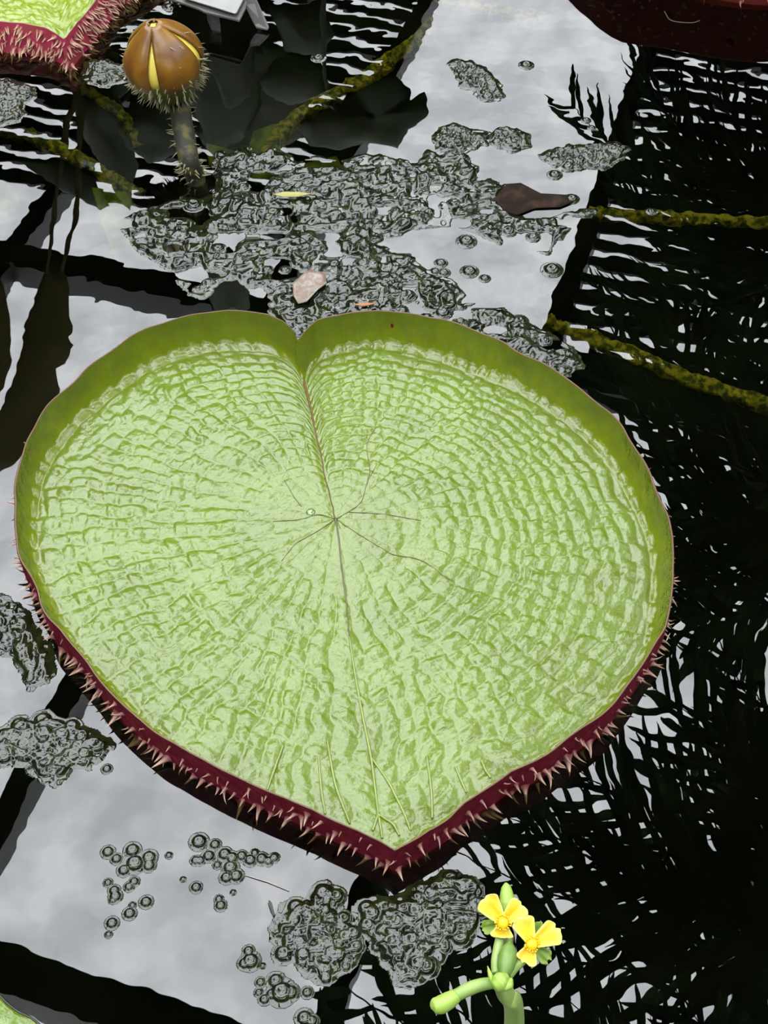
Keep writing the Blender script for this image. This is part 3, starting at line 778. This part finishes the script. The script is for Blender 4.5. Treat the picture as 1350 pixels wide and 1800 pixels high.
for q in range(4):
    a0, a1 = a_front + q * math.pi / 2, a_front + (q + 1) * math.pi / 2
    VV = []
    n, k = 26, 22
    for i in range(n):
        t = i / (n - 1) * .99
        gap = .02 + .12 * math.sin(math.pi * min(1, t * 1.02)) ** .8
        for j in range(k):
            u = j / (k - 1); a = a0 + gap + (a1 - a0 - 2 * gap) * u
            VV.append(bpt(t, a, .0045 * (1 - (2 * u - 1) ** 6) + .0012))
    o = mesh_obj('sepal', VV, grid_faces(n, k), M_sepal, bud)
    md = o.modifiers.new('s', 'SOLIDIFY'); md.thickness = .003; md.offset = -1
# spiny receptacle + stalk
M_rec = mat('bud_receptacle', (.14, .18, .014), .6, noise=(60, (.20, .19, .03), .45, .65))
n, k = 14, 30
VV = []
for i in range(n):
    t = i / (n - 1); zz = -.5 * BH + .042 - t * .085
    r = .024 + .058 * math.sqrt(max(0, 1 - t * t)) * (1 - .1 * t)
    for j in range(k):
        a = 2 * math.pi * j / k
        VV.append(np.array([r * math.cos(a), r * math.sin(a), zz]) @ TM.T + (bc - b0))
o = mesh_obj('receptacle', VV, [(i * k + j, (i + 1) * k + j, (i + 1) * k + (j + 1) % k, i * k + (j + 1) % k) for i in range(n - 1) for j in range(k)], M_rec, bud)
rec = np.array(VV).reshape(n, k, 3)
neck = np.array([0, 0, -.5 * BH - .02]) @ TM.T + (bc - b0)
SP = smooth_path([neck + np.array([0, 0, .02]), neck + np.array([.012, 0, -.035]), np.array([-.012, .0, .07]), np.array([0, 0, 0]), np.array([.01, 0, -.12])], 40)
v, f = tube(SP, [.027, .023, .021, .021], 16, noise_amp=.06, seed=8)
mesh_obj('stalk', v, f, mat('bud_stalk', (.018, .02, .008), .7, noise=(40, (.12, .10, .02), .50, .64)), bud)
sv, sf, sc_ = spine_mesh('d', (.16, .17, .03), (.50, .44, .24), .25, .09)
parts, cols = [], []
for i in range(520):
    if i < 330:
        a, b = random.randrange(n), random.randrange(k); p = rec[a, b]; nn = p - (neck + np.array([0, 0, .045])); nn = nn / np.linalg.norm(nn) + np.array([0, 0, -.1])
    elif i < 360:
        t = random.uniform(.1, .8); a = random.uniform(0, 6.28); p = bpt(t, a, .004); nn = np.array([math.cos(a), math.sin(a), .1]) @ TM.T
    else:
        j = random.randrange(2, 34); a = random.uniform(0, 6.28); nn = np.array([math.cos(a), math.sin(a), random.uniform(-.2, .2)]); p = SP[j] + nn * .02
    L = random.uniform(.010, .020)
    m3 = np.array(aim(nn.tolist(), random.uniform(0, 6.28))) * L
    parts.append((sv @ m3.T + p, sf)); cols.append(sc_)
V, F = merge(parts); o = mesh_obj('spines', V, np.array(F), M_spine, bud, True, np.vstack(cols)); o['kind'] = 'stuff'

# ------------------------------------------------------------------ plant sign at the back
M_signw = mat('sign_white', (.42, .42, .40), .45, noise=(20, (.36, .36, .33), .4, .7)); M_signg = mat('sign_grey', (.17, .165, .15), .45); M_signd = mat('sign_dark', (.10, .095, .09), .5)
sg = tag(empty('plant_sign', tuple(un(440, 60, 0))), 'white plant sign plate on a bent grey metal holder behind the bud', 'sign')
s0 = np.array(sg.location)
def slab(name, pts, zs, th, m):
    """outline (picture survey points at heights zs), extruded straight down"""
    T = np.array([un(a, b, z) for (a, b), z in zip(pts, zs)]) - s0; n = len(T)
    V = np.vstack([T, T - np.array([0, 0, th])])
    F = [tuple(range(n)), tuple(range(2 * n - 1, n - 1, -1))] + [(i, n + i, n + (i + 1) % n, (i + 1) % n) for i in range(n)]
    o = mesh_obj(name, V, F, m, sg, False)
    md = o.modifiers.new('b', 'BEVEL'); md.width = .002; md.segments = 2
    return o
slab('plate', [(318,-6),(412,23),(416,22),(428,-2),(452,-60),(352,-92)], [.072, .072, .072, .074, .09, .09], .004, M_signw)
slab('plate_holder', [(285,-8),(348,14),(360,20),(421,35),(431,15),(436,-4),(460,-62),(300,-110)], [.058, .058, .058, .058, .058, .062, .078, .078], .007, M_signg)
slab('bent_strap', [(425,-2),(450,-4),(473,46),(470,51),(450,47),(444,36)], [.066, .066, .012, .010, .010, .018], .005, M_signg)
slab('stake', [(362,16),(385,24),(388,44),(372,40)], [.05, .05, .02, .02], .03, M_signd)

# ------------------------------------------------------------------ yellow flowers on a green stalk
FZ = .92
def fp(px, py, dz=0.0):
    """point near the flower head, survey picture position at its own height"""
    return un(px, py, FZ + dz)
S_ = mpp(900, 1660, FZ)      # metres per survey pixel at the flower head
EX = np.array([1., 0, 0]); EY = np.array([0, math.sin(PITCH + .27), math.cos(PITCH + .27)]); EN = np.cross(EX, EY)
fl = tag(empty('yellow_marsh_flower', (un(930, 1800, 0.0)[0] + .0, un(930, 1800, 0)[1] - .25, 0)), 'fleshy green stalk bearing two three petalled yellow flowers and plump green buds', 'flower')
f0 = np.array(fl.location)
def loc(p): return np.asarray(p) - f0
M_fstem = mat('flower_stem', (.52, .72, .20), .45, noise=(25, (.34, .55, .11), .4, .7), transl=.1)
M_fbud = mat('flower_bud', (.44, .68, .09), .45, noise=(40, (.48, .70, .15), .4, .7))
M_fbud2 = mat('flower_bud_dark', (.17, .33, .04), .45, noise=(40, (.24, .42, .08), .4, .7))
M_petal = mat('petal_yellow', rough=.5, attr=True, transl=.15)
M_stamen = mat('stamen_yellow', (1.3, .85, .01), .5)
def ft(name, pts, rad_px, m, dz=0.0, lobes=0, amp=0.0, n=28, zs=None):
    P = smooth_path([fp(a, b, (zs[i] if zs else dz)) for i, (a, b) in enumerate(pts)], n)
    v, f = tube(loc(P), [r * S_ for r in rad_px], 14, lobes, amp)
    return mesh_obj(name, v, f, m, fl)
# main stalk down into the water
base = [fp(878, 1722, -.01), fp(890, 1752, -.03), fp(905, 1790, -.07)]
base += [np.array([base[-1][0] + .015, base[-1][1] - .03, .6]), np.array([f0[0], f0[1], .25]), np.array([f0[0], f0[1], -.3])]
v, f = tube(loc(smooth_path(base, 50)), [14 * S_, 15.5 * S_, 17 * S_, .011, .012, .013], 18, 3, .16); mesh_obj('stalk', v, f, M_fstem, fl)
ft('pedicel', [(874,1728),(850,1730),(825,1738),(800,1751)], [9, 11, 12, 11], M_fstem)
ft('flower_bud', [(802,1750),(790,1758),(775,1766),(763,1768),(757,1770)], [12, 15, 16, 13, 4], M_fbud)
ft('pedicel', [(872,1712),(872,1690),(876,1665),(880,1640)], [8, 9, 9, 7], M_fstem, -.004)
ft('pedicel', [(893,1716),(905,1700),(918,1686),(930,1668)], [8, 9, 10, 8], M_fstem, -.003)
ft('pedicel', [(884,1714),(890,1690),(893,1665),(896,1645)], [8, 9, 9, 7], M_fstem, -.012)
ft('flower_bud', [(886,1716),(889,1700),(892,1682),(895,1666),(897,1656)], [8, 15, 17, 12, 3], M_fbud2, .004)
ft('flower_bud', [(893,1605),(892,1590),(891,1575),(890,1560),(889,1552)], [8, 14, 13, 9, 2], M_fbud, -.012)
ft('flower_bud', [(868,1735),(876,1729),(884,1722),(893,1716)], [9, 16, 15, 6], M_fbud, .012)
ft('bract', [(866,1726),(862,1714),(857,1698)], [4, 4.5, .6], M_fbud, .008)
ft('bract', [(884,1737),(894,1731),(899,1720)], [6, 9, 3], M_fbud, .012)
def petal(cx, cy, ang, L, Wd, cup, name='petal', m=None, dz=0.0, col=((1.30, .88, .006), (1.5, 1.3, .30)), seed=0, start=4, parent=None):
    n, k = 14, 13
    c = loc(fp(cx, cy, dz)); d = math.cos(ang) * EX + math.sin(ang) * EY; s = -math.sin(ang) * EX + math.cos(ang) * EY
    V, C = [], []
    for i in range(n):
        t = i / (n - 1)
        wd = Wd * (.30 + .78 * min(1, t / .8) ** .75) * (1 if t < .8 else math.sqrt(max(0, 1 - ((t - .8) / .2) ** 2 * .62)))
        for j in range(k):
            u = 2 * j / (k - 1) - 1
            ll = start + L * t * (1 - .07 * u * u * t) + 4.5 * t ** 3 * float(vnoise(u * 2.6 + seed, 0.5, seed + 1))
            nz = cup * (t ** 1.3) + .16 * Wd * u * u * (1 - .4 * t) + 4.0 * t * float(vnoise(u * 2.3 + seed * 5, t * 2.2, seed)) - .8 * math.cos(u * 12) * .25
            V.append(c + S_ * (ll * d + wd * .5 * u * s + nz * EN))
            e = max(abs(u) ** 5, t ** 7); q = min(1, e)
            C.append([col[0][h] * (1 - q) + col[1][h] * q for h in range(3)])
    o = mesh_obj(name, V, grid_faces(n, k), m or M_petal, parent or fl, True, np.array(C))
    md = o.modifiers.new('s', 'SOLIDIFY'); md.thickness = .0006
    return o
GC = ((.30, .50, .04), (.48, .70, .10))
for q, (cx, cy, pet, sep) in enumerate([
    (884, 1622, [(128, 50, 40), (42, 44, 38), (262, 22, 38)], [(195, 36, 24)]),
    (935, 1660, [(112, 46, 38), (28, 50, 42), (246, 30, 36)], [(62, 38, 24), (318, 36, 26)])]):
    # boss of stamens
    c = loc(fp(cx, cy, .008)); parts = []
    dv, df = dome(11 * S_, 9 * S_, 14, 6)
    MB = np.stack([EX, EY, EN], 1)
    o = mesh_obj('flower_head', dv @ MB.T + c, df, M_stamen, fl)
    for k_, (a, L, Wd) in enumerate(pet): petal(cx, cy, math.radians(a), L, Wd, 7, seed=q * 10 + k_, dz=.004, parent=o)
    for k_, (a, L, Wd) in enumerate(sep): petal(cx, cy, math.radians(a), L, Wd, 0, 'sepal', None, -.004, GC, seed=q * 7 + k_ + 40, parent=o)
    for i in range(16):
        a = 2 * math.pi * i / 16 + random.uniform(-.1, .1); r = random.uniform(12, 15)
        p0 = c + S_ * (8 * (math.cos(a) * EX + math.sin(a) * EY)); p1 = c + S_ * (r * (math.cos(a) * EX + math.sin(a) * EY) + random.uniform(6, 12) * EN)
        v, f = tube(smooth_path([p0, (p0 + p1) / 2, p1], 6), [1.0 * S_, .9 * S_, 1.9 * S_], 6)
        parts.append((v, f))
    V, F = merge(parts); mesh_obj('stamens', V, F, M_stamen, o)['kind'] = 'stuff'

# ------------------------------------------------------------------ palms leaning over the pond
def frond(start, tip, sag, nleaf, LL, LW, seed, droop=.35):
    """arching feather leaf: rachis and two rows of leaflets, one mesh"""
    rg = random.Random(seed)
    S, E = np.array(start), np.array(tip)
    mid = (S + E) / 2 + np.array([0, 0, sag])
    length = float(np.linalg.norm(E - S))
    P = smooth_path([S, S * .75 + E * .25 + np.array([0, 0, sag * .75]), mid, S * .25 + E * .75 + np.array([0, 0, sag * .70]), E], 60)
    parts = [tube(P, [.016, .012, .008, .003], 6)]
    T = np.gradient(P, axis=0); T /= np.linalg.norm(T, axis=1)[:, None]
    for i in range(nleaf):
        t0 = max(.15, 1 - 1.7 / length); t = t0 + (1 - t0) * i / (nleaf - 1); idx = min(59, int(t * 59))
        p, tg = P[idx], T[idx]
        side = np.cross(tg, [0, 0, 1.]); side /= np.linalg.norm(side) + 1e-9
        upv = np.cross(side, tg)
        ln = LL * (.55 + .45 * math.sin(math.pi * min(1, .15 + .8 * t))) * rg.uniform(.85, 1.1) * (1 - .35 * t ** 4)
        for sgn in (-1, 1):
            if rg.random() < .12: continue
            d = side * sgn * rg.uniform(.7, 1.0) + tg * (.45 + .6 * t + rg.uniform(-.25, .35)) + upv * rg.uniform(-.15, .35)
            d /= np.linalg.norm(d); wd = np.cross(d, upv); wd /= np.linalg.norm(wd) + 1e-9
            k = 5; V = []
            for m_ in range(k):
                q = m_ / (k - 1); c = p + d * ln * q + np.array([0, 0, -droop * ln * q * q])
                ww = LW * .5 * (.35 + .65 * math.sin(math.pi * min(1, .12 + .7 * q))) * (1 if q < .99 else .08)
                V += [c - wd * ww + upv * ww * .25, c, c + wd * ww + upv * ww * .25]
            F = []
            for m_ in range(k - 1):
                b = m_ * 3; F += [(b, b + 1, b + 4, b + 3), (b + 1, b + 2, b + 5, b + 4)]
            parts.append((np.array(V), F))
    return merge(parts)
def palm(base, crown, tips, label, seed, LL=.52, LW=.042, extra=2, dens=17):
    base = np.array(base, float); crown = np.array(crown, float)
    root = tag(empty('feather_palm', base), label, 'palm', 'palms on the bank')
    tr = smooth_path([base, (base + crown) / 2 + np.array([.08, .05, 0]), crown], 40)
    n = len(tr); rad = [.075 + .010 * (i % 3 == 0) - .02 * i / n for i in range(n)]
    v, f = tube(tr - base, rad, 14); mesh_obj('trunk', v, f, M_bark, root)
    rg = random.Random(seed)
    allt = [np.array(t) for t in tips]
    for i in range(extra):
        a = rg.uniform(0, 6.28); allt.append(crown + np.array([1.6 * math.cos(a), 1.6 * math.sin(a), rg.uniform(-.2, .8)]))
    for i, t in enumerate(allt):
        L = np.linalg.norm(t - crown)
        v, f = frond(crown - base, t - base, .22 * L, int(dens * min(L, 1.7)), LL, LW, seed * 100 + i)
        mesh_obj('frond', v, np.array([list(q) + [q[-1]] * 0 for q in f if len(q) == 4]), M_palm, root, True)
def T_(px, py, z): return refl(px, py, z=z)
palm((3.0, 6.6, .08), (2.75, 6.4, 3.3), [T_(1010,190,3.2), T_(1080,330,3.0), T_(1120,120,2.7), T_(1180,260,3.4), T_(1250,150,2.8), T_(1060,520,3.6), T_(1180,420,3.9), T_(1300,500,3.7)], 'feather palm standing farthest along the bank by the rust rimmed pad', 1)
palm((3.0, 4.6, .08), (2.8, 4.5, 3.5), [T_(1040,640,3.4), T_(1090,760,3.6), T_(1060,560,3.9), T_(1150,560,3.6), T_(1180,860,3.4), T_(1250,720,3.8), T_(1300,820,3.3), T_(1210,1010,3.7), T_(1300,600,4.2), T_(1120,700,4.3), T_(850,860,4.0), T_(790,980,4.2), T_(880,720,3.9), T_(840,1080,4.0), T_(1000,1060,3.8), T_(1130,930,4.1), T_(1260,900,3.9), T_(1320,1060,3.6), T_(1270,420,4.2), T_(1200,560,4.4)], 'feather palm in the middle of the row on the bank', 2, dens=13)
palm((2.9, 2.6, .08), (2.7, 2.5, 3.7), [T_(1120,1180,3.6), T_(1000,1340,3.8), T_(880,1430,3.9), T_(1200,1240,3.8), T_(1050,1450,4.1), T_(800,1500,4.0), T_(690,1600,4.0), T_(1180,1600,3.7), T_(930,1560,3.9), T_(840,1390,4.2), T_(820,1200,4.1), T_(950,1480,3.6), T_(1300,1180,3.9), T_(1240,1090,4.3), T_(1180,1360,4.4), T_(1290,1330,3.6)], 'feather palm leaning over the water beside the yellow flowers', 3, LL=.58, dens=12)
palm((2.9, .9, .08), (2.6, 1.0, 3.8), [T_(620,1740,3.9), T_(700,1690,4.1), T_(880,1700,4.3), T_(1000,1760,3.9), T_(1150,1690,4.2), T_(700,1900,3.8), T_(900,1900,4.0), T_(1100,1880,3.8), T_(780,1790,3.7), T_(600,1850,4.1)], 'feather palm nearest the viewer end of the bank', 4, LL=.58, dens=13)

for bx, by, cz, sd_, lab in ((-4.3, 1.2, 3.6, 5, 'unseen feather palm added for shade on the bank opposite the row, across the flat lily pad'), (-2.2, -2.2, 3.5, 6, 'unseen feather palm added for shade behind the viewer beside the flat lily pad'), (.3, -2.4, 3.9, 7, 'unseen feather palm added for shade directly behind the viewer'), (2.6, -1.6, 3.6, 8, 'unseen feather palm added for shade behind the viewer at the end of the row'), (-4.6, 3.6, 3.3, 9, 'unseen feather palm added for shade on the opposite bank beyond the crimson rimmed pad')):  # unseen palms, added to block sky and darken what the algae bumps mirror
    palm((bx, by, .08), (bx, by, cz), [], lab, sd_, LL=.6, LW=.06, extra=16, dens=24)
# ------------------------------------------------------------------ tall marsh plants on the far bank (seen mirrored)
def blade(outline_px, yp, m, name, parent, o0, camber=.04, seed=0):
    W = np.array([refl(a, b, yplane=yp) for a, b in outline_px]); c = W.mean(0); n = len(W)
    V = []; k = 6
    for i in range(k):
        s = 1 - i / k
        for p in W:
            q = c + (p - c) * s; r2 = s * s
            q = q + np.array([0, camber * r2 + .02 * vnoise(q[0] * 9, q[2] * 9, seed), 0]); V.append(q - o0)
    V.append(c - o0)
    F = [(i * n + j, i * n + (j + 1) % n, (i + 1) * n + (j + 1) % n, (i + 1) * n + j) for i in range(k - 1) for j in range(n)]
    F += [((k - 1) * n + j, (k - 1) * n + (j + 1) % n, k * n) for j in range(n)]
    o = mesh_obj(name, V, F, m, parent)
    md = o.modifiers.new('s', 'SOLIDIFY'); md.thickness = .0015
    return o
def upright(name, label, stems, leaves, yp, m, base_x, cat, group=None):
    o0 = np.array([base_x, yp + .03, .08]); root = tag(empty(name, o0), label, cat, group)
    for pts in stems:
        P = [refl(a, b, yplane=yp) for a, b in pts]
        P = [np.array([P[0][0] * .6 + base_x * .4, yp + .02, .06])] + P if P[0][2] > .2 else P
        v, f = tube(smooth_path(np.array(P) - o0, 24), [.016, .012, .008], 8); mesh_obj('stem', v, f, m, root)
    for k, l in enumerate(leaves): blade(l, yp + .03 * k, m, 'leaf', root, o0, seed=k)
YP = 5.0
upright('lance_leaf_plant', 'tall lance leaved marsh plant with two olive leaves standing on the far bank', [[(130,110),(118,220),(98,340),(84,480)], [(136,112),(140,240),(134,370),(122,420),(108,475)]],
    [[(84,472),(60,530),(38,600),(30,660),(8,720),(-20,780),(-30,850),(10,830),(45,800),(75,760),(95,715),(103,690),(98,662),(114,655),(128,615),(118,605),(127,595),(122,545),(116,500),(108,472)],
     [(-20,470),(5,510),(17,570),(18,640),(8,690),(-15,720),(-60,700),(-70,560)]], YP, M_marsh, -1.1, 'marsh plant')
upright('taro_plant', 'broad leaved plant with lobed grey green leaf standing beside the louvred vent', [[(566,-20),(568,60),(575,150),(600,180)]],
    [[(590,205),(625,155),(660,137),(700,140),(722,162),(720,190),(731,188),(746,166),(757,203),(740,225),(716,240),(700,272),(640,262),(600,272),(545,268),(520,225),(556,196)],
     [(452,152),(480,118),(520,106),(562,120),(578,168),(545,190),(505,195),(470,182)]], 5.4, M_taro, -.2, 'marsh plant', 'broad leaved plants on the far bank')
upright('taro_plant', 'broad leaved plant whose grey green leaves mirror below the brown bud', [[(330,-10),(330,80),(322,160),(310,190)]],
    [[(203,238),(228,192),(265,182),(302,182),(338,238),(322,276),(290,292),(258,297),(216,268)],
     [(20,290),(110,288),(165,325),(192,372),(172,378),(120,352),(60,312)],
     [(355,40),(420,20),(450,90),(440,180),(400,200),(370,140)]], 5.2, M_taro, -.9, 'marsh plant', 'broad leaved plants on the far bank')
upright('taro_plant', 'bushy broad leaved plant with overlapping dark leaves between the other two', [[(430,-10),(430,60),(420,120)]],
    [[(140,190),(190,160),(220,210),(240,300),(225,380),(190,330),(150,260)],
     [(470,20),(560,10),(590,70),(560,110),(500,100)],
     [(300,-10),(380,30),(440,60),(470,120),(455,200),(420,262),(370,272),(338,200),(312,100)],
     [(440,60),(500,95),(545,170),(540,240),(480,285),(430,250),(425,150)],
     [(128,95),(180,130),(215,200),(205,262),(170,290),(142,240),(122,170)],
     [(120,120),(200,100),(240,150),(200,190),(150,170)],
     [(340,230),(420,190),(470,240),(450,300),(380,300)],
     [(360,470),(400,440),(440,480),(436,540),(400,590),(370,540)]], 5.7, M_taro, -.6, 'marsh plant', 'broad leaved plants on the far bank')
